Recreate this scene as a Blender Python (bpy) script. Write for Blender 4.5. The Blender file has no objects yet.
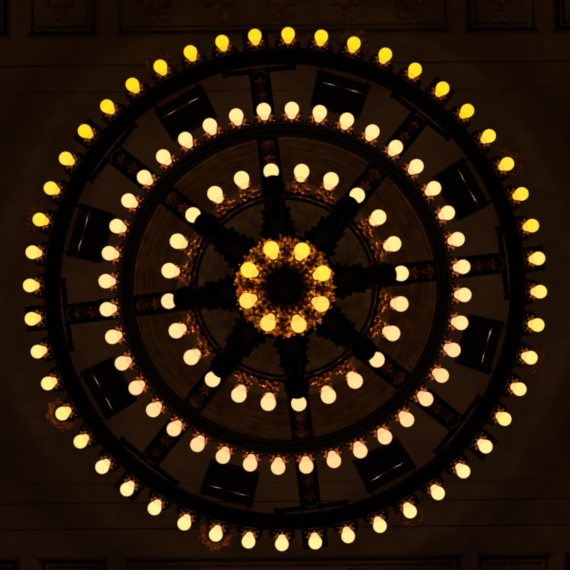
import bpy, math, random
from mathutils import Vector, Matrix
random.seed(7)
PI = math.pi
scene = bpy.context.scene
col = scene.collection

# ---------------------------------------------------------------- camera, world, exposure
F = 1397.0                    # focal length in pixels of the 570 px frame
VPX, VPY = 285.0, 298.2       # where the vertical meets the picture
cam_d = bpy.data.cameras.new('camera')
cam = bpy.data.objects.new('camera', cam_d)
col.objects.link(cam)
cam_d.sensor_width = 36.0
cam_d.lens = 36.0 * F / 570.0
cam_d.clip_end = 60
fwd = Vector((0, -(VPY - 285.0) / F, 1)).normalized()     # looking straight up, a hair off the vertical
up = Vector((0, -1, 0)); up = (up - fwd * up.dot(fwd)).normalized()
right = fwd.cross(up).normalized()
cam.matrix_world = Matrix(((right.x, up.x, -fwd.x, 0), (right.y, up.y, -fwd.y, 0), (right.z, up.z, -fwd.z, 0), (0, 0, 0, 1)))
scene.camera = cam

world = bpy.data.worlds.new('world'); scene.world = world
world.use_nodes = True
bg = world.node_tree.nodes['Background']
bg.inputs[0].default_value = (1.0, 0.6, 0.6, 1)
bg.inputs[1].default_value = 0.0028
vs = scene.view_settings
vs.view_transform = 'Standard'; vs.look = 'None'; vs.exposure = 0.0; vs.gamma = 1.0; vs.use_curve_mapping = False
scene.cycles.use_denoising = True
scene.cycles.max_bounces = 6
scene.cycles.filter_width = 1.9
scene.cycles.sample_clamp_indirect = 3

# ---------------------------------------------------------------- materials
def principled(name, base, rough=0.5, metal=0.0, bump=0.0, scale=30.0, var=0.0, spec=0.5, detail=4):
    m = bpy.data.materials.new(name); m.use_nodes = True
    nt = m.node_tree; b = nt.nodes['Principled BSDF']
    b.inputs['Base Color'].default_value = (*base, 1)
    b.inputs['Roughness'].default_value = rough
    b.inputs['Metallic'].default_value = metal
    b.inputs['Specular IOR Level'].default_value = spec
    if bump or var:
        tc = nt.nodes.new('ShaderNodeTexCoord')
        nz = nt.nodes.new('ShaderNodeTexNoise')
        nz.inputs['Scale'].default_value = scale; nz.inputs['Detail'].default_value = detail
        nt.links.new(tc.outputs['Object'], nz.inputs['Vector'])
        if bump:
            bp = nt.nodes.new('ShaderNodeBump'); bp.inputs['Strength'].default_value = bump
            bp.inputs['Distance'].default_value = 0.02
            nt.links.new(nz.outputs['Fac'], bp.inputs['Height'])
            nt.links.new(bp.outputs['Normal'], b.inputs['Normal'])
        if var:
            cr = nt.nodes.new('ShaderNodeValToRGB')
            cr.color_ramp.elements[0].position = 0.35; cr.color_ramp.elements[1].position = 0.65
            cr.color_ramp.elements[0].color = (*[c * (1 - var) for c in base], 1)
            cr.color_ramp.elements[1].color = (*[min(1, c * (1 + var)) for c in base], 1)
            nt.links.new(nz.outputs['Fac'], cr.inputs['Fac'])
            nt.links.new(cr.outputs['Color'], b.inputs['Base Color'])
    return m

def glow(name, c, s=1.0):
    m = bpy.data.materials.new(name); m.use_nodes = True
    nt = m.node_tree
    for n in list(nt.nodes): nt.nodes.remove(n)
    e = nt.nodes.new('ShaderNodeEmission'); o = nt.nodes.new('ShaderNodeOutputMaterial')
    e.inputs[0].default_value = (*c, 1); e.inputs[1].default_value = s
    # glowing glass: it shines and lets the lamp's own light through
    t = nt.nodes.new('ShaderNodeBsdfTransparent'); t.inputs[0].default_value = (0.25, 0.25, 0.25, 1); a = nt.nodes.new('ShaderNodeAddShader')
    nt.links.new(e.outputs[0], a.inputs[0]); nt.links.new(t.outputs[0], a.inputs[1])
    nt.links.new(a.outputs[0], o.inputs[0])
    return m

def lin(r, g, b):
    f = lambda v: ((v / 255 + 0.055) / 1.055) ** 2.4 if v > 10 else v / 255 / 12.92
    return (f(r), f(g), f(b))

BRONZE = principled('dark_bronze', (0.0045, 0.003, 0.002), 0.65, 0.0, 0.5, 60, 0.3, 0.12)
IRON = principled('black_iron', (0.0012, 0.0009, 0.0009), 0.8, 0.0, 0.4, 40, 0, 0.03)
GOLD = principled('gilt_brass', (0.82, 0.27, 0.045), 0.42, 0.9, 1.0, 45, 0.75)
ANTIQUE = principled('tarnished_gilt', (0.38, 0.125, 0.038), 0.45, 0.8, 0.9, 55, 0.7)
SCROLLM = principled('browned_gilt', (0.20, 0.085, 0.03), 0.45, 0.6, 0.8, 50, 0.7)
CROWNM = principled('deep_brown_gilt', (0.16, 0.045, 0.012), 0.5, 0.6, 1.0, 60, 0.95)
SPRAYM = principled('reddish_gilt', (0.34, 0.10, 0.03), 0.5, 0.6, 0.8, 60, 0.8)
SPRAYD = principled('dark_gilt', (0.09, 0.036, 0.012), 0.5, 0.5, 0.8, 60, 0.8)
PLASTER = principled('brown_painted_plaster', (0.36, 0.235, 0.20), 0.85, 0, 0.25, 9, 0.12, 0.2, 8)
CARVED = principled('carved_brown_plaster', (0.46, 0.27, 0.145), 0.8, 0, 0.6, 14, 0.3, 0.2, 6)
LIT_PLASTER = principled('plaster_with_painted_light', (0.84, 0.60, 0.36), 0.8, 0, 0.5, 16, 0.25, 0.2, 6)  # plaster colour raised to stand in for light missing at the medallion's centre
BOXM = principled('black_enamel', (0.006, 0.006, 0.007), 0.35, 0, 0.0, 10, 0, 0.3)
GLASSM = principled('dark_lamp_glass', (0.004, 0.006, 0.010), 0.22, 0, 0, 10, 0, 0.5)
CHROME = principled('polished_steel', (0.8, 0.75, 0.7), 0.07, 1.0)
SOCKET = principled('brown_socket', (0.05, 0.025, 0.012), 0.5, 0.5)

# ---------------------------------------------------------------- mesh builder
class MB:
    def __init__(s): s.v = []; s.f = []
    def add(s, vs_, fs): 
        n = len(s.v); s.v += [tuple(p) for p in vs_]; s.f += [tuple(i + n for i in f) for f in fs]
    def box(s, M, x0, x1, y0, y1, z0, z1, taper=None):
        P = []
        for z in (z0, z1):
            for (x, y) in ((x0, y0), (x1, y0), (x1, y1), (x0, y1)):
                if taper and y == y0: x *= taper
                P.append(M @ Vector((x, y, z)))
        s.add(P, [(3, 2, 1, 0), (4, 5, 6, 7), (0, 1, 5, 4), (1, 2, 6, 5), (2, 3, 7, 6), (3, 0, 4, 7)])
    def lathe(s, M, prof, n=24, closed=False):
        """prof: list of (r, z) swept around the frame's z axis"""
        P = []; fs = []; k = len(prof)
        for i in range(n):
            a = 2 * PI * i / n
            for r, z in prof: P.append(M @ Vector((r * math.cos(a), r * math.sin(a), z)))
        for i in range(n):
            j = (i + 1) % n
            for q in range(k if closed else k - 1):
                w = (q + 1) % k
                fs.append((i * k + q, i * k + w, j * k + w, j * k + q))
        s.add(P, fs)
    def scallop(s, M, prof, n, lobes, amp):
        P = []; fs = []; k = len(prof)
        for i in range(n):
            a = 2 * PI * i / n
            for q, (r, z) in enumerate(prof):
                rr = r * (1 + amp * (q / (k - 1)) * math.cos(lobes * a))
                P.append(M @ Vector((rr * math.cos(a), rr * math.sin(a), z)))
        for i in range(n):
            j = (i + 1) % n
            for q in range(k - 1): fs.append((i * k + q, i * k + q + 1, j * k + q + 1, j * k + q))
        s.add(P, fs)
    def tube(s, pts, rad, n=8):
        pts = [Vector(p) for p in pts]; m = len(pts)
        if not hasattr(rad, '__len__'): rad = [rad] * m
        P = []; fs = []
        t0 = (pts[1] - pts[0]).normalized()
        ref = Vector((0, 0, 1)) if abs(t0.z) < 0.9 else Vector((1, 0, 0))
        for i in range(m):
            t = (pts[min(i + 1, m - 1)] - pts[max(i - 1, 0)]).normalized()
            a = t.cross(ref); a = a.normalized() if a.length > 1e-6 else Vector((1, 0, 0))
            b = a.cross(t).normalized()
            for q in range(n):
                th = 2 * PI * q / n
                P.append(pts[i] + (a * math.cos(th) + b * math.sin(th)) * rad[i])
        for i in range(m - 1):
            for q in range(n):
                w = (q + 1) % n
                fs.append((i * n + q, i * n + w, (i + 1) * n + w, (i + 1) * n + q))
        fs.append(tuple(range(n))[::-1]); fs.append(tuple((m - 1) * n + q for q in range(n)))
        s.add(P, fs)
    def ball(s, c, r, n=8, sq=1.0):
        M = Matrix.Translation(Vector(c))
        prof = [(max(1e-5, r * math.sin(PI * i / 6)), r * sq * math.cos(PI * i / 6)) for i in range(7)]
        s.lathe(M, prof, n)
    def leaf(s, base, d, nrm, L, W, curl=0.8, lobes=3, thick=0.0025, cup=0.25):
        """an acanthus leaf: lobed outline, mid rib, tip curling towards nrm"""
        base = Vector(base); d = Vector(d).normalized(); nrm = Vector(nrm)
        nrm = (nrm - d * nrm.dot(d)).normalized(); side = d.cross(nrm).normalized()
        n = 4 * lobes + 1; X = (-1, -0.5, 0, 0.5, 1)
        rows = []; p = base.copy(); seg = L / (n - 1)
        for i in range(n):
            t = i / (n - 1)
            a = curl * t * t * 1.6
            dd = d * math.cos(a) + nrm * math.sin(a); nn = nrm * math.cos(a) - d * math.sin(a)
            if i: p = p + dd * seg
            w = W * 0.5 * (math.sin(PI * min(1, 0.12 + t * 0.86)) ** 0.6) * (0.72 + 0.28 * abs(math.cos(PI * t * lobes)))
            w = max(w, W * 0.03)
            rows.append([(p + side * (x * w) + nn * (cup * w * x * x - (0.0 if x else 0.10 * W)), nn) for x in X])
        P = []
        for r in rows: P += [q for q, _ in r]
        for r in rows: P += [q - nn * thick for q, nn in r]
        k = 5; fs = []; o = n * k
        for i in range(n - 1):
            for j in range(k - 1):
                a_, b_, c_, e_ = i * k + j, i * k + j + 1, (i + 1) * k + j + 1, (i + 1) * k + j
                fs.append((a_, b_, c_, e_)); fs.append((o + e_, o + c_, o + b_, o + a_))
            fs.append((i * k, (i + 1) * k, o + (i + 1) * k, o + i * k))
            fs.append((i * k + 4, o + i * k + 4, o + (i + 1) * k + 4, (i + 1) * k + 4))
        fs.append(tuple(range(k)) + tuple(o + q for q in reversed(range(k))))
        fs.append(tuple((n - 1) * k + q for q in reversed(range(k))) + tuple(o + (n - 1) * k + q for q in range(k)))
        s.add(P, fs)
    def scroll(s, M, size, r0, turns=1.25, flip=1, lead=1.0):
        """a spiral scroll in the frame's xy plane, starting with a stem from the origin"""
        pts = []; rad = []
        for i in range(15):
            t = i / 14; a = -PI / 2 + t * turns * 2 * PI
            r = size * (1 - 0.8 * t)
            pts.append(M @ Vector((flip * (r * math.cos(a)), size * lead + r * math.sin(a) , 0)))
            rad.append(r0 * (0.75 + 0.5 * t))
        s.tube(pts, rad, 6)
    def build(s, name, mat, parent=None, smooth=True, loc=None):
        me = bpy.data.meshes.new(name); me.from_pydata(s.v, [], s.f); me.materials.append(mat)
        if smooth:
            me.polygons.foreach_set('use_smooth', [True] * len(me.polygons))
            me.set_sharp_from_angle(angle=math.radians(40))
        o = bpy.data.objects.new(name, me); col.objects.link(o)
        if parent: o.parent = parent
        if loc: o.location = loc
        return o

def tag(o, label=None, cat=None, group=None, kind=None):
    if label: o['label'] = label
    if cat: o['category'] = cat
    if group: o['group'] = group
    if kind: o['kind'] = kind
    return o

def polar(phi, r, z):           # point on a circle about the chandelier's axis
    return Vector((r * math.cos(phi), r * math.sin(phi), z))
def rad_frame(phi, r, z, tilt=0.0):
    """x tangential, y radially outward, z up"""
    return Matrix.Translation(polar(phi, r, z)) @ Matrix.Rotation(phi - PI / 2, 4, 'Z') @ Matrix.Rotation(tilt, 4, 'X')
def R(px, D): return px * D / F
I4 = Matrix.Identity(4)

# ---------------------------------------------------------------- the setting: ceiling
HC = 8.75                                   # ceiling height above the camera
AY = -(VPY - 288.6) * 8.0 / F               # the chandelier's axis
ceil_c = Vector((0, AY, HC))
ROT = Matrix.Translation(ceil_c) @ Matrix.Rotation(math.radians(-0.55), 4, 'Z')
def cx(px): return (px - 285.0) * HC / F
def cy(py): return (py - (VPY + AY * F / HC)) * HC / F
field = MB()
XL, XR = -4.2, 4.2
YT, YB = cy(35.2), cy(554.6)
# the flat field between the coffers is laid in long boards of slightly different depth with open joints
edges = [YT, cy(63.0), cy(89.5), cy(482.8), cy(501.5), cy(527.3), YB]
steps = [0.0, 0.022, 0.034, 0.022, 0.014, 0.0]
g = 0.004
for i, st in enumerate(steps):
    y0, y1 = edges[i] + (g if i else 0), edges[i + 1] - (g if i < 5 else 0)
    if i == 2:                # the middle board, cut by two cross seams
        field.box(I4, XL, XR, y0, y1, st, 0.30)
    else:
        field.box(I4, XL, XR, y0, y1, st, 0.30)
floor_mb = MB(); floor_mb.box(I4, XL, XR, -4.2, 4.2, -1.62, -1.52)
tag(floor_mb.build('floor', principled('dark_oak_floor', (0.12, 0.06, 0.03), 0.5, 0, 0.2, 12, 0.3), None, smooth=False), 'dark oak floor far below the chandelier', kind='structure')
# rails and coffers above and below the field
def coffer_row(ya, yb, spans, sgn):
    lo, hi = min(ya, yb), max(ya, yb)
    x = XL
    for (a, b) in spans:
        if a > x: field.box(I4, x, a, lo, hi, 0.0, 0.30)
        x = b
    field.box(I4, x, XR, lo, hi, 0.0, 0.30)
    field.box(I4, XL, XR, (lo if sgn < 0 else hi), (lo - 1.5 if sgn < 0 else hi + 1.5), 0.0, 0.30) if sgn > 0 else field.box(I4, XL, XR, lo - 1.5, lo, 0.0, 0.30)
top_spans = [(cx(a), cx(b)) for a, b in ((-90, 12), (26, 101), (115, 456), (467, 545), (556, 660))]
bot_spans = [(cx(a), cx(b)) for a, b in ((-90, 18), (33, 107), (118, 463), (473, 552), (561, 660))]
DPT = 90 * HC / F
coffer_row(YT, YT - DPT, top_spans, -1)
coffer_row(YB, YB + DPT, bot_spans, 1)
field.box(I4, XL, XR, YT + 0.05, YB - 0.05, 0.042, 0.10)
ceiling = field.build('ceiling', PLASTER, None, smooth=False)
ceiling.matrix_world = ROT
tag(ceiling, 'dark brown panelled ceiling with long board joints', kind='structure')
backing = MB(); backing.box(I4, XL, XR, YT - DPT - 1.4, YB + DPT + 1.4, 0.302, 0.34)
tag(backing.build('backing', PLASTER, ceiling, smooth=False), kind='structure')

def coffer(a, b, lo, hi):
    w = b - a; mb = MB()
    # recess floor, stepped frame moulding
    mb.box(I4, a, b, lo, hi, 0.085, 0.11)
    fr = MB()
    for (ins, wd, z0) in ((0.0, 0.016, 0.012), (0.016, 0.014, 0.036), (0.052, 0.018, 0.060)):
        A, B, Lo, Hi = a + ins, b - ins, lo + ins, hi - ins
        fr.box(I4, A, B, Lo, Lo + wd, z0, 0.085); fr.box(I4, A, B, Hi - wd, Hi, z0, 0.085)
        fr.box(I4, A, A + wd, Lo + wd, Hi - wd, z0, 0.085); fr.box(I4, B - wd, B, Lo + wd, Hi - wd, z0, 0.085)
    orn = MB()
    cxm, cym = (a + b) / 2, (lo + hi) / 2
    h = hi - lo
    cells = max(1, round((w - 0.15) / 0.42))
    cw = (w - 0.15) / cells
    for c in range(cells):
        px_ = a + 0.075 + cw * (c + 0.5)
        for k in range(8):
            t = k * PI / 4
            orn.leaf((px_ + 0.02 * math.cos(t), cym + 0.02 * math.sin(t), 0.083), (math.cos(t), math.sin(t), 0), (0, 0, -1),
                     min(cw, h) * 0.28, 0.07, 0.5, 3, 0.004)
        orn.ball((px_, cym, 0.075), 0.03)
        for sx in (-1, 1):
            for sy in (-1, 1):
                M = Matrix.Translation((px_ + sx * cw * 0.14, cym + sy * h * 0.20, 0.078)) @ Matrix.Rotation(0.5 * sx * sy, 4, 'Z') @ Matrix.Scale(sy, 4, (0, 1, 0))
                orn.scroll(M, min(cw, h) * 0.11, 0.008, 1.3, sx)
    p = mb.build('coffer_panel', PLASTER, ceiling, smooth=False)
    fr.build('moulding', PLASTER, p, smooth=False)
    orn.build('carved_ornament', CARVED, p)
for a, b in top_spans: coffer(a, b, YT - DPT, YT)
for a, b in bot_spans: coffer(a, b, YB, YB + DPT)

# round ceiling medallion above the chandelier
med = MB(); k_ = HC / F
pr = [(108, 0), (110, -1.6), (114, -2.0), (117, -0.5), (123, -0.5), (125, -3.5), (129, -4.2), (132, -2.5), (134, -2.5),
      (136, -5.0), (141, -6.0), (145, -4.0), (147, -4.0), (149, -7.0), (154, -7.5), (158, -5.0), (161, -2), (163, 5)]
med.lathe(I4, [(max(r, 0.01) * k_, z * k_ * 1.3) for r, z in pr], 96)
medallion = med.build('medallion', CARVED, ceiling, loc=(0, 0, 0.030))
for r_, w_ in ((130.5, 1.2), (138.5, 2.0), (146.5, 1.4)):
    fl = MB(); fl.lathe(I4, [((r_ + w_ * math.cos(PI * q / 4)) * k_, (-5.0 - 1.6 * (r_ > 135) + 3 * (r_ < 125) + w_ * math.sin(PI * q / 4)) * k_ * 1.3) for q in range(8)], 96, closed=True)
    fl.build('raised_fillet', CARVED, medallion)
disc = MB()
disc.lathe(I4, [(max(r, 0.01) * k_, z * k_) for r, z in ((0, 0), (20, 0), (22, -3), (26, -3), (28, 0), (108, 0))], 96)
disc.build('rosette_disc', LIT_PLASTER, medallion)
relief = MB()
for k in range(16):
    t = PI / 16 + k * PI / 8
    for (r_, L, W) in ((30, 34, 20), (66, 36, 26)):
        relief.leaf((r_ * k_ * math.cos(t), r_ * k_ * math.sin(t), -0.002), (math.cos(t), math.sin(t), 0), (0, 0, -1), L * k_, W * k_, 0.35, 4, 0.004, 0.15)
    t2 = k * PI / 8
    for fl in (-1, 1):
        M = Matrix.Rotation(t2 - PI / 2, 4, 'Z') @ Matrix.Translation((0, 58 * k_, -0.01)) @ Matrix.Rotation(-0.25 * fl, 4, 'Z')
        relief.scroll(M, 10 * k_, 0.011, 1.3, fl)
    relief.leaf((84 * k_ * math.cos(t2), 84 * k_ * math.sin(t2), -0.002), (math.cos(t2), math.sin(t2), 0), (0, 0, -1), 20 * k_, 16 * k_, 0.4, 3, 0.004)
relief.build('leaf_relief', LIT_PLASTER, medallion)

# ---------------------------------------------------------------- the chandelier
DO, DM, DI, DK = 8.0, 7.54, 7.03, 6.84       # heights of the four circles of bulbs
SP = math.radians(-96.8)                     # direction of the first spoke
Z0 = 6.7
chand = bpy.data.objects.new('chandelier', None); col.objects.link(chand)
chand.location = (0, AY, 0)
tag(chand, 'large round tiered gilt chandelier with concentric rings of glowing bulbs hanging from the ceiling', 'chandelier')

# bulb, shared shape: globe at the origin, neck towards -z
def bulb_mesh(rg=0.0375):
    prof = [(1e-4, rg)]
    for i in range(1, 13):
        a = PI * i / 18
        prof.append((rg * math.sin(a), rg * math.cos(a)))
    # from 120 degrees blend to the neck
    prof += [(0.0310, -0.023), (0.0283, -0.0295), (0.0258, -0.0355), (0.0235, -0.041), (0.0215, -0.048), (0.0205, -0.058)]
    mb = MB(); mb.lathe(I4, prof, 32); return mb
bm_ = bulb_mesh()
def bulb_data(mat, name):
    me = bpy.data.meshes.new(name); me.from_pydata(bm_.v, [], bm_.f); me.materials.append(mat)
    me.polygons.foreach_set('use_smooth', [True] * len(me.polygons)); return me
def cup_data(mat, k_xy=1.06):
    mb = MB()
    # tulip cup with a scalloped, beaded rim; its mouth at z = -0.058 below the globe centre
    mb.scallop(I4, [(0.012, -0.128), (0.017, -0.122), (0.021, -0.112), (0.016, -0.104), (0.020, -0.092), (0.027, -0.078), (0.031, -0.068), (0.040, -0.062)], 32, 8, 0.10)
    mb.scallop(I4, [(0.010, -0.126), (0.015, -0.100), (0.024, -0.076), (0.038, -0.059)], 32, 8, 0.10)
    for k in range(8):
        a = 2 * PI * k / 8
        mb.ball((0.041 * math.cos(a), 0.041 * math.sin(a), -0.060), 0.0075, 8)
    for k in range(8):
        a = 2 * PI * (k + 0.5) / 8
        mb.leaf((0.019 * math.cos(a), 0.019 * math.sin(a), -0.108), (0.35 * math.cos(a), 0.35 * math.sin(a), 1), (math.cos(a), math.sin(a), 0), 0.05, 0.022, 0.9, 2, 0.0015)
    mb.v = [(x * k_xy, y * k_xy, z + 0.007) for x, y, z in mb.v]
    me = bpy.data.meshes.new('candle_cup'); me.from_pydata(mb.v, [], mb.f); me.materials.append(mat)
    me.polygons.foreach_set('use_smooth', [True] * len(me.polygons)); return me
def lamp(watts):
    l = bpy.data.lights.new('filament', 'POINT'); l.energy = watts; l.color = (1.0, 0.54, 0.22); l.shadow_soft_size = 0.02
    return l
sock = MB(); sock.lathe(I4, [(1e-4, -0.060), (0.019, -0.060), (0.019, -0.072), (0.017, -0.125), (1e-4, -0.125)], 16)
CUP_GOLD, CUP_DIM, CUP_SLIM = cup_data(GOLD), cup_data(ANTIQUE), cup_data(ANTIQUE, 0.72)
SOCK = bpy.data.meshes.new('socket'); SOCK.from_pydata(sock.v, [], sock.f); SOCK.materials.append(SOCKET)
CUP_DARK = cup_data(principled('dull_gilt', (0.40, 0.12, 0.03), 0.5, 0.7, 0.9, 70, 0.6))

def set_bulbs(parent, n, phase, r, z, tilt, mats, cup, watts):
    LAMP = lamp(watts)
    for k in range(n):
        phi = phase + 2 * PI * k / n
        d = Vector((math.cos(phi) * math.sin(tilt), math.sin(phi) * math.sin(tilt), -math.cos(tilt)))
        q = d.to_track_quat('Z', 'Y')
        # brightness of the photo: upper outer bulbs lemon yellow, lower ones paler
        v = (math.sin(phi) + 1) / 2
        me = mats[min(len(mats) - 1, int(v * len(mats)))]
        j = lambda s_: random.uniform(-s_, s_)
        for nm, data in (('light_bulb', me), ('candle_cup', cup), ('socket', SOCK)):
            o = bpy.data.objects.new(nm, data); col.objects.link(o); o.parent = parent
            o.rotation_mode = 'QUATERNION'; o.rotation_quaternion = q
            o.location = polar(phi, r, z)
            if nm == 'light_bulb': glass = o
        f = bpy.data.objects.new('filament', LAMP); col.objects.link(f); f.parent = glass
        yield phi, d

S = 0.86         # front and back of the glass add up
def bm(name, rgb): return bulb_data(glow(name, [v * (1.25 if i == 0 else 1.0) for i, v in enumerate(lin(*rgb))], S), 'light_bulb')
OUT = [bm('lemon_bulb_glow', (250, 218, 28)), bm('yellow_bulb_glow', (250, 222, 62)), bm('warm_bulb_glow', (250, 229, 108)), bm('amber_bulb_glow', (250, 231, 130)), bm('pale_amber_bulb_glow', (250, 234, 152))]
MIDM = [bm('cream_bulb_glow', (251, 230, 150)), bm('warm_cream_bulb_glow', (251, 224, 150)), bm('ivory_bulb_glow', (251, 213, 145))]
INM = [bm('soft_cream_bulb_glow', (251, 230, 145)), bm('soft_ivory_bulb_glow', (251, 220, 148))]
COREM = [bm('gold_bulb_glow', (250, 226, 72)), bm('deep_gold_bulb_glow', (250, 216, 92))]

def band(name, mat, r0, r1, D, h, parent, n=128, lip=True):
    """a ring of moulded channel section; r in pixels at depth D, bottom face at z = D"""
    a, b = R(r0, D), R(r1, D); w = b - a
    pr_ = [(a, D + h), (a, D + 0.012), (a + 0.06 * w, D), (a + 0.2 * w, D), (a + 0.24 * w, D + 0.01), (a + 0.42 * w, D + 0.012), (a + 0.5 * w, D - 0.006),
           (a + 0.58 * w, D + 0.012), (a + 0.76 * w, D + 0.010), (a + 0.8 * w, D), (a + 0.94 * w, D), (b, D + 0.012), (b, D + h)]
    mb = MB(); mb.lathe(I4, pr_, n, closed=True)
    return mb.build(name, mat, parent)

# --- outer ring
outer = band('outer_ring', BRONZE, 226.5, 242, 7.98, 0.06, chand)
for phi, d in set_bulbs(outer, 48, SP, R(255.2, DO), DO, math.radians(33), OUT, CUP_DARK, 0.17):
    g_ = polar(phi, R(255.2, DO), DO); e = g_ - d * 0.125
    ringp = polar(phi, R(238, 8.0), 8.06)
    stems = MB(); stems.tube([e + d * 0.01, e - d * 0.015, (e + ringp) / 2 + Vector((0, 0, 0.02)), ringp], [0.013, 0.011, 0.013, 0.016], 8)
    stems.build('socket_arm', BRONZE, outer)
fr = MB()       # leafy fringe on the outside of the outer ring
for k in range(96):
    phi = SP + 2 * PI * (k + 0.5) / 96
    rr, L = (R(241, 8), 0.070 + 0.012 * (k % 2))
    fr.leaf(polar(phi, rr, 8.09), (math.cos(phi), math.sin(phi), -0.15), (0, 0, -1), L, 0.062, 0.25, 3, 0.004)
fr.build('leaf_fringe', BRONZE, outer)
for k in range(8):          # scrolled sprays round every sixth bulb, square backs behind the bulbs at the spokes
    phi = SP + 2 * PI * (k + 0.5) / 8
    sp = MB(); M = rad_frame(phi, R(254.6, 8.08), 8.09)
    for q in range(13):
        a = math.radians(-125 + 250 * q / 12) + PI / 2
        c, s_ = math.cos(a), math.sin(a)
        rr = 0.088 + 0.01 * (q % 2)
        base = M @ Vector((0.062 * c, 0.062 * s_, 0)); dv = (M.to_3x3() @ Vector((c, s_, -0.2)))
        sp.leaf(base, dv, (0, 0, -1), 0.030 + 0.03 * ((q * 7 + k * 3) % 5) / 4, 0.028 + 0.012 * (q % 2), 1.3, 3, 0.003)
        if (q + k) % 3: sp.ball(M @ Vector((rr * c, rr * s_, -0.018)), 0.0065, 8)
    sp.tube([M @ Vector((0.066 * math.cos(math.radians(-35 + 250 * q / 16)), 0.066 * math.sin(math.radians(-35 + 250 * q / 16)), 0.004)) for q in range(17)], 0.009, 6)
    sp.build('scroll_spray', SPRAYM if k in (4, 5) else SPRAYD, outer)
    phi = SP + 2 * PI * k / 8
    bk = MB(); M = rad_frame(phi, R(249, 8.12), 8.12)
    bk.box(M, -0.074, 0.074, -0.06, 0.070, 0.0, 0.05)
    bk.box(M, -0.066, 0.066, -0.06, 0.066, -0.012, 0.0)
    bk.build('square_bracket', BRONZE, outer)

# --- spokes
def spoke_z(px): return 7.78 + (px - 155) * 0.0043
for k in range(8):
    phi = SP + 2 * PI * k / 8
    # frame along the spoke
    pa, pb = 20.0, 226.0
    A = polar(phi, R(pa, spoke_z(pa)), spoke_z(pa)); B = polar(phi, R(pb, spoke_z(pb)), spoke_z(pb))
    yv = (B - A).normalized(); xv = Vector((-math.sin(phi), math.cos(phi), 0)) * -1; zv = xv.cross(yv)
    M = Matrix(((xv.x, yv.x, zv.x, A.x), (xv.y, yv.y, zv.y, A.y), (xv.z, yv.z, zv.z, A.z), (0, 0, 0, 1)))
    L = (B - A).length; hw = 0.060
    bar = MB()
    bar.box(M, -hw, hw, 0, L, 0.03, 0.07)                       # web
    bar.box(M, -hw, -hw + 0.012, 0, L - 0.03, -0.012, 0.03)      # side rails
    bar.box(M, hw - 0.012, hw, 0, L - 0.03, -0.012, 0.03)
    sp_o = bar.build('spoke', BRONZE, chand, smooth=False)
    orn = MB()
    def chain(y0, y1, count):
        for i in range(count):
            yy = y0 + (y1 - y0) * (i + 0.5) / count; s_ = (y1 - y0) / count
            for fl in (-1, 1):
                orn.scroll(M @ Matrix.Translation((fl * 0.004, yy - s_ * 0.5, 0.016)), s_ * 0.30, 0.005, 1.2, fl)
                orn.leaf(M @ Vector((0, yy, 0.02)), M.to_3x3() @ Vector((fl * 0.8, 0.6, 0)), M.to_3x3() @ Vector((0, 0, -1)), 0.045, 0.026, 0.8, 3, 0.002)
            orn.leaf(M @ Vector((0, yy - s_ * 0.2, 0.02)), yv, -zv, s_ * 0.6, 0.03, 0.9, 3, 0.002)
    scale = L / (pb - pa)
    chain((168 - pa) * scale, (214 - pa) * scale, 3)
    o1 = orn; orn = MB()
    chain((116 - pa) * scale, (148 - pa) * scale, 2)
    for orn, yy, rr in ((o1, (214 - pa) * scale, 0.040), (orn, (139 - pa) * scale, 0.034)):       # arched ends of the two panels
        orn.tube([M @ Vector((rr * math.cos(PI * i / 14), yy + rr * math.sin(PI * i / 14), 0.006)) for i in range(15)], 0.006, 6)
        for i in (1, 4, 7, 10, 13):
            orn.ball(M @ Vector((rr * math.cos(PI * i / 14), yy + rr * math.sin(PI * i / 14), 0.0)), 0.009, 8)
        orn.build('scrollwork', SCROLLM, sp_o)
    cb = MB(); Mc = rad_frame(phi, R(220, 8.1), 8.1)
    cb.box(Mc, -0.205, 0.205, -0.012, 0.014, 0, 0.03); cb.box(Mc, -0.215, -0.195, -0.018, 0.05, -0.006, 0.036); cb.box(Mc, 0.195, 0.215, -0.018, 0.05, -0.006, 0.036)
    cb.build('crossbar', BRONZE, sp_o, smooth=False)

# --- middle ring
middle = band('middle_ring', BRONZE, 152.5, 167, 7.56, 0.06, chand)
for phi, d in set_bulbs(middle, 40, SP, R(179.4, DM), DM, math.radians(35), MIDM, CUP_DIM, 0.60):
    g_ = polar(phi, R(179.4, DM), DM); e = g_ - d * 0.125
    ringp = polar(phi, R(165, 7.6), 7.62)
    stems = MB(); stems.tube([e + d * 0.01, e - d * 0.012, (e + ringp) / 2, ringp], [0.013, 0.011, 0.012, 0.014], 8)
    stems.build('socket_arm', BRONZE, middle)
fr = MB()
for k in range(80):
    phi = SP + 2 * PI * (k + 0.5) / 80
    fr.leaf(polar(phi, R(165, 7.6), 7.62), (math.cos(phi), math.sin(phi), 0.3), (0, 0, -1), 0.036, 0.074, 0.5, 3, 0.003)
fr.build('leaf_fringe', BRONZE, middle)

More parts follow.
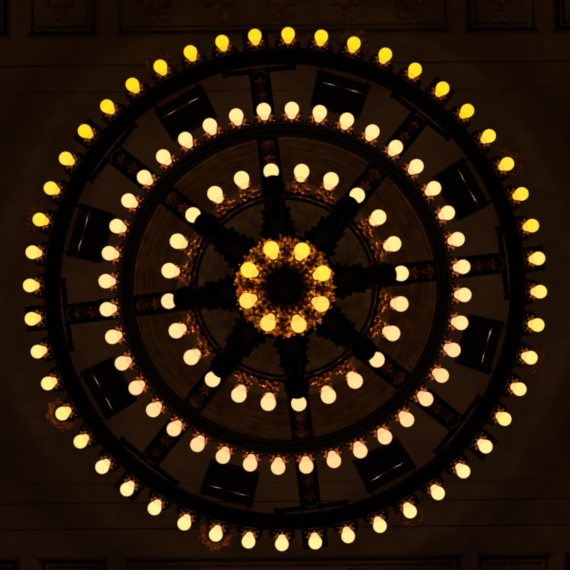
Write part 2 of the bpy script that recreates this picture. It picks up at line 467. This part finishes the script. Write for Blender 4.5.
# --- inner ring
inner = band('inner_ring', BRONZE, 88, 97, 7.02, 0.07, chand)
for phi, d in set_bulbs(inner, 24, SP, R(117, DI), DI, math.radians(35), INM, CUP_SLIM, 1.9):
    g_ = polar(phi, R(117, DI), DI); e = g_ - d * 0.125
    ringp = polar(phi, R(96, 7.06), 7.06)
    stems = MB(); stems.tube([e + d * 0.01, e - d * 0.012, (e + ringp) / 2, ringp], [0.012, 0.010, 0.010, 0.012], 8)
    stems.build('socket_arm', ANTIQUE, inner)
fr = MB()
for k in range(96):
    phi = SP + 2 * PI * (k + 0.5) / 96
    al = phi + 0.55 * (-1) ** k
    dv = Vector((math.cos(al), math.sin(al), 0.75))
    fr.leaf(polar(phi, R(95.5, 7.0), 6.995 + 0.004 * (k % 3)), dv, (math.cos(al), math.sin(al), -1), 0.040 + 0.010 * (k % 2), 0.030, 0.9, 3, 0.002)
    fr.leaf(polar(phi + 0.02, R(97, 7.0), 6.99), Vector((math.cos(al), math.sin(al), 0.3)), (0, 0, -1), 0.03, 0.022, 1.5, 2, 0.002)
    if k % 3 == 0: fr.ball(polar(phi, R(98, 7.02), 7.015), 0.008, 8)
fr.build('leaf_fringe', GOLD, inner)
wire = MB(); wire.lathe(I4, [(R(91, 7.0) + 0.0035 * math.cos(PI * q / 4), 7.0 + 0.0035 * math.sin(PI * q / 4)) for q in range(8)], 128, closed=True)
for k in range(24):
    phi = SP + 2 * PI * (k + 0.5) / 24
    if k % 3 != 1: wire.leaf(polar(phi - 0.02, R(86, 7.0), 7.01), (math.cos(phi), math.sin(phi), 0), (0, 0, -1), 0.05, 0.014, 0.3, 2, 0.002)
wire.build('wire_hoop', SCROLLM, inner)
# struts holding the inner ring to the spokes above it
st = MB()
for k in range(8):
    phi = SP + 2 * PI * k / 8
    st.tube([polar(phi, R(93, 7.05), 7.05), polar(phi, R(90, 7.2), 7.2), polar(phi, R(84, 7.4), 7.4), polar(phi, R(82, 7.5), 7.52)], 0.02, 8)
st.build('strut', BRONZE, inner)

# --- leafy black arms reaching from the core over the inner ring
def zarm(px): return 6.80 - 0.0012 * (px - 50)
for k in range(8):
    phi = SP + 2 * PI * k / 8
    arm = MB(); dv = Vector((math.cos(phi), math.sin(phi), 0)); sd = Vector((-math.sin(phi), math.cos(phi), 0))
    pts = [polar(phi, R(p, 6.8), z) for p, z in ((34, 7.02), (46, 7.0), (58, 6.95), (70, 6.88), (82, 6.84), (92, 6.85), (99, 6.83))]
    arm.tube(pts, [0.04, 0.045, 0.045, 0.042, 0.030, 0.026, 0.030], 10)
    for (p, L, W, ang) in ((54, 0.09, 0.07, 0.9), (58, 0.09, 0.07, 1.15), (64, 0.085, 0.06, 1.0), (71, 0.085, 0.055, 1.1), (77, 0.06, 0.05, 0.8), (83, 0.035, 0.03, 1.2), (53, 0.10, 0.065, 1.35)):
        for s_ in (-1, 1):
            c, s2 = math.cos(ang * s_), math.sin(ang * s_)
            arm.leaf(polar(phi, R(p, 6.85), 6.965 - 0.004 * (p - 53)), dv * c + sd * s2, (0, 0, -1), L, W, 0.45, 3, 0.004)
    arm_o = arm.build('arm', IRON, chand)
    # urn at the end of the arm that stands in front of a bulb
    urn = MB(); M = Matrix.Translation(polar(phi, R(100.5, 6.8), 6.80))
    urn.lathe(M, [(1e-4, -0.05), (0.012, -0.045), (0.018, -0.03), (0.012, -0.02), (0.034, -0.008), (0.056, 0.006), (0.062, 0.02), (0.050, 0.03), (0.040, 0.045), (0.046, 0.06), (0.03, 0.08), (1e-4, 0.085)], 32)
    for q in range(12):
        a = 2 * PI * q / 12
        urn.leaf(M @ Vector((0.03 * math.cos(a), 0.03 * math.sin(a), 0.02)), (math.cos(a), math.sin(a), 0), (0, 0, -1), 0.032, 0.022, 0.7, 2, 0.003)
    urn.build('urn', IRON, arm_o)

# --- hub: dark drum behind the core and the stem up to the ceiling
hub = MB()
hub.lathe(I4, [(1e-4, 7.0), (R(34, 7), 7.0), (R(46, 7), 7.01), (R(52, 7), 7.03), (R(53, 7.1), 7.06), (R(44, 7.1), 7.10), (R(24, 7.1), 7.16), (R(18, 7.2), 7.3), (R(28, 7.5), 7.45), (R(20, 7.6), 7.62), (0.06, 7.8), (1e-4, 7.8)], 64)
hub_o = hub.build('hub', IRON, chand)
stem = MB(); stem.tube([(0, 0, 7.75), (0, 0, 8.4), (0, 0, HC + 0.02)], [0.035, 0.03, 0.035], 16)
stem.lathe(I4, [(0.03, HC - 0.3), (0.06, HC - 0.2), (0.14, HC - 0.08), (0.17, HC + 0.01)], 32)
stem.build('stem', BRONZE, hub_o)

# --- core: gilt crown with eight bulbs around a dark boss
core = MB()
q_ = 6.88 / F
core.lathe(I4, [(15 * q_, 6.97), (17 * q_, 6.915), (21 * q_, 6.90), (25 * q_, 6.915), (31 * q_, 6.945), (37 * q_, 6.955), (42 * q_, 6.94), (46 * q_, 6.92), (48 * q_, 6.915), (49 * q_, 6.925), (48 * q_, 6.99)], 96)
core_o = core.build('crown', CROWNM, chand)
for phi, d in set_bulbs(core_o, 8, math.radians(-109.9), R(40.3, DK), DK, math.radians(36), COREM, CUP_GOLD, 0.9): pass
random.seed(11)
lf = MB()
for k in range(110):
    phi = 2 * PI * k / 110; al = phi + random.uniform(-0.9, 0.9)
    r_ = random.uniform(43.0, 48.5) * q_
    lf.leaf((r_ * math.cos(phi), r_ * math.sin(phi), 6.905 + random.uniform(-0.006, 0.01)), (math.cos(al), math.sin(al), random.uniform(-0.4, 0.2)), (0, 0, -1),
            random.uniform(0.016, 0.034), random.uniform(0.010, 0.017), random.uniform(0.6, 1.6), 2, 0.002)
    if k % 7 == 0: lf.ball((51 * q_ * math.cos(phi), 51 * q_ * math.sin(phi), 6.895), 0.0045, 8)
lf.build('outer_leaves', GOLD, core_o)
lf = MB()
for k in range(24):
    phi = SP + 2 * PI * (k + 0.5) / 24
    c, s_ = math.cos(phi), math.sin(phi)
    lf.leaf((27 * q_ * c, 27 * q_ * s_, 6.89), (-c, -s_, 0.1), (0, 0, -1), 0.026 + 0.012 * (k % 2), 0.014, 0.8, 3, 0.002)
    lf.leaf((26 * q_ * c, 26 * q_ * s_, 6.885), (c, s_, 0.1), (0, 0, -1), 0.026, 0.015, 1.2, 3, 0.002)
lf.build('inner_leaves', GOLD, core_o)
fil = MB()       # pierced filigree between the bulbs: scrolls, buds and beads
for k in range(16):
    phi = math.radians(-109.9) + 2 * PI * (k + 0.5) / 16
    for (rp, s0, fl, rot) in ((31, 0.020, 1, 0.4), (31, 0.020, -1, -0.4), (40, 0.022, 1, 0.9), (40, 0.022, -1, -0.9)):
        M = rad_frame(phi, rp * q_, 6.915) @ Matrix.Rotation(rot, 4, 'Z')
        fil.scroll(M, s0 * 0.7, 0.0042, 1.4, fl)
random.seed(3)
for k in range(230):
    a = random.uniform(0, 2 * PI); rp = random.uniform(22, 49) * q_
    p = (rp * math.cos(a), rp * math.sin(a), 6.905 + random.uniform(-0.012, 0.02))
    if k % 3: fil.ball(p, random.uniform(0.003, 0.0065), 6)
    else:
        b = random.uniform(0, 2 * PI)
        fil.leaf(p, (math.cos(b), math.sin(b), -0.3), (0, 0, -1), random.uniform(0.018, 0.03), 0.014, 1.3, 2, 0.0015)
fil.build('filigree', GOLD, core_o)
for k in range(4):
    phi = math.radians(-79) + k * PI / 2
    bd = MB(); bd.ball((27 * q_ * math.cos(phi), 27 * q_ * math.sin(phi), 6.862), 0.011, 12)
    bd.tube([(27 * q_ * math.cos(phi), 27 * q_ * math.sin(phi), z) for z in (6.865, 6.91)], 0.004, 6)
    bd.build('bead', GOLD, core_o)
boss = MB()
boss.lathe(I4, [(1e-4, 6.80), (0.012, 6.805), (0.022, 6.82), (0.016, 6.835), (0.05, 6.86), (0.078, 6.885), (0.086, 6.91), (0.08, 6.97)], 48)
for k in range(12):
    a = 2 * PI * k / 12
    boss.leaf((0.05 * math.cos(a), 0.05 * math.sin(a), 6.868), (math.cos(a), math.sin(a), 0.45), (0, 0, -1), 0.045, 0.026, 0.6, 3, 0.002)
boss.build('boss', IRON, core_o)

# ---------------------------------------------------------------- black floodlights between the spokes
def make_flood():
    root = bpy.data.objects.new('floodlight', None); col.objects.link(root)
    hw, y0, y1 = 0.160, -0.100, 0.100        # x tangential, y outward, z up; open face down
    def tb(m):                                # the housing narrows a little towards the middle of the chandelier
        m.v = [(x * (1 - 0.07 * (y1 - y) / (y1 - y0)), y, z) for x, y, z in m.v]; return m
    h = MB()
    h.box(I4, -hw, hw, y0, y1, 0.05, 0.11)
    h.box(I4, -hw, hw, y0, y0 + 0.010, 0.0, 0.05)
    h.box(I4, -hw, -hw + 0.010, y0 + 0.01, 0.040, 0.0, 0.05); h.box(I4, hw - 0.010, hw, y0 + 0.01, 0.040, 0.0, 0.05)
    tb(h).build('housing', BOXM, root, smooth=False)
    gl = MB(); gl.box(I4, -hw + 0.010, hw - 0.010, y0 + 0.010, 0.040, 0.020, 0.028)
    tb(gl).build('glass', GLASSM, root, smooth=False)
    vz = MB(); vz.box(I4, -hw, hw, 0.040, y1, -0.006, 0.05)
    tb(vz).build('visor', BOXM, root, smooth=False)
    ed = MB()            # rolled steel edge of the visor, a quarter round facing the middle of the chandelier
    n = 10; P = []; fs = []
    for i in range(n + 1):
        a = -PI / 2 - (PI / 2) * i / n
        for x in (-hw * 0.80, hw * 0.80): P.append((x, 0.041 + 0.007 * math.cos(a), 0.0015 + 0.007 * math.sin(a)))
    for i in range(n): fs.append((2 * i, 2 * i + 1, 2 * i + 3, 2 * i + 2))
    ed.add(P, fs); ed.build('rolled_edge', CHROME, root)
    yk = MB()
    for s_ in (-1, 1):
        yk.box(I4, s_ * (hw - 0.02) - 0.005, s_ * (hw - 0.02) + 0.005, 0.02, 0.045, 0.11, 0.16)
        yk.box(I4, s_ * (hw - 0.02) - 0.006, s_ * (hw - 0.02) + 0.006, -0.02, 0.150, 0.155, 0.165)
    yk.box(I4, -hw + 0.014, hw - 0.014, 0.02, 0.045, 0.150, 0.160)
    yk.build('bracket', BOXM, root, smooth=False)
    return root
flood_labels = [
    'black box floodlight right of the topmost spoke, its two glints sloping gently down rightwards',
    'black box floodlight high on the right, between the upper right spoke and the right spoke',
    'black box floodlight low on the right just below the right spoke',
    'black box floodlight at the lower right, between the lower right spoke and the bottom spoke',
    'black box floodlight left of the bottommost spoke with two thin glints',
    'black box floodlight at the lower left, between the left spoke and the lower left spoke',
    'black box floodlight on the left, just above the left spoke, with upright glints',
    'black box floodlight at the upper left, between the upper left spoke and the top spoke']
proto = make_flood()
for k in range(8):
    if k == 0: root = proto
    else:
        root = proto.copy(); col.objects.link(root)
        for ch in list(proto.children):
            c = ch.copy(); col.objects.link(c); c.parent = root
    phi = SP + 2 * PI * (k + 0.5) / 8
    root.matrix_world = Matrix.Translation((0, AY, 0)) @ rad_frame(phi, R(202, 8.1), 8.08, math.radians(0))
    tag(root, flood_labels[k], 'floodlight', 'black floodlights between the spokes')
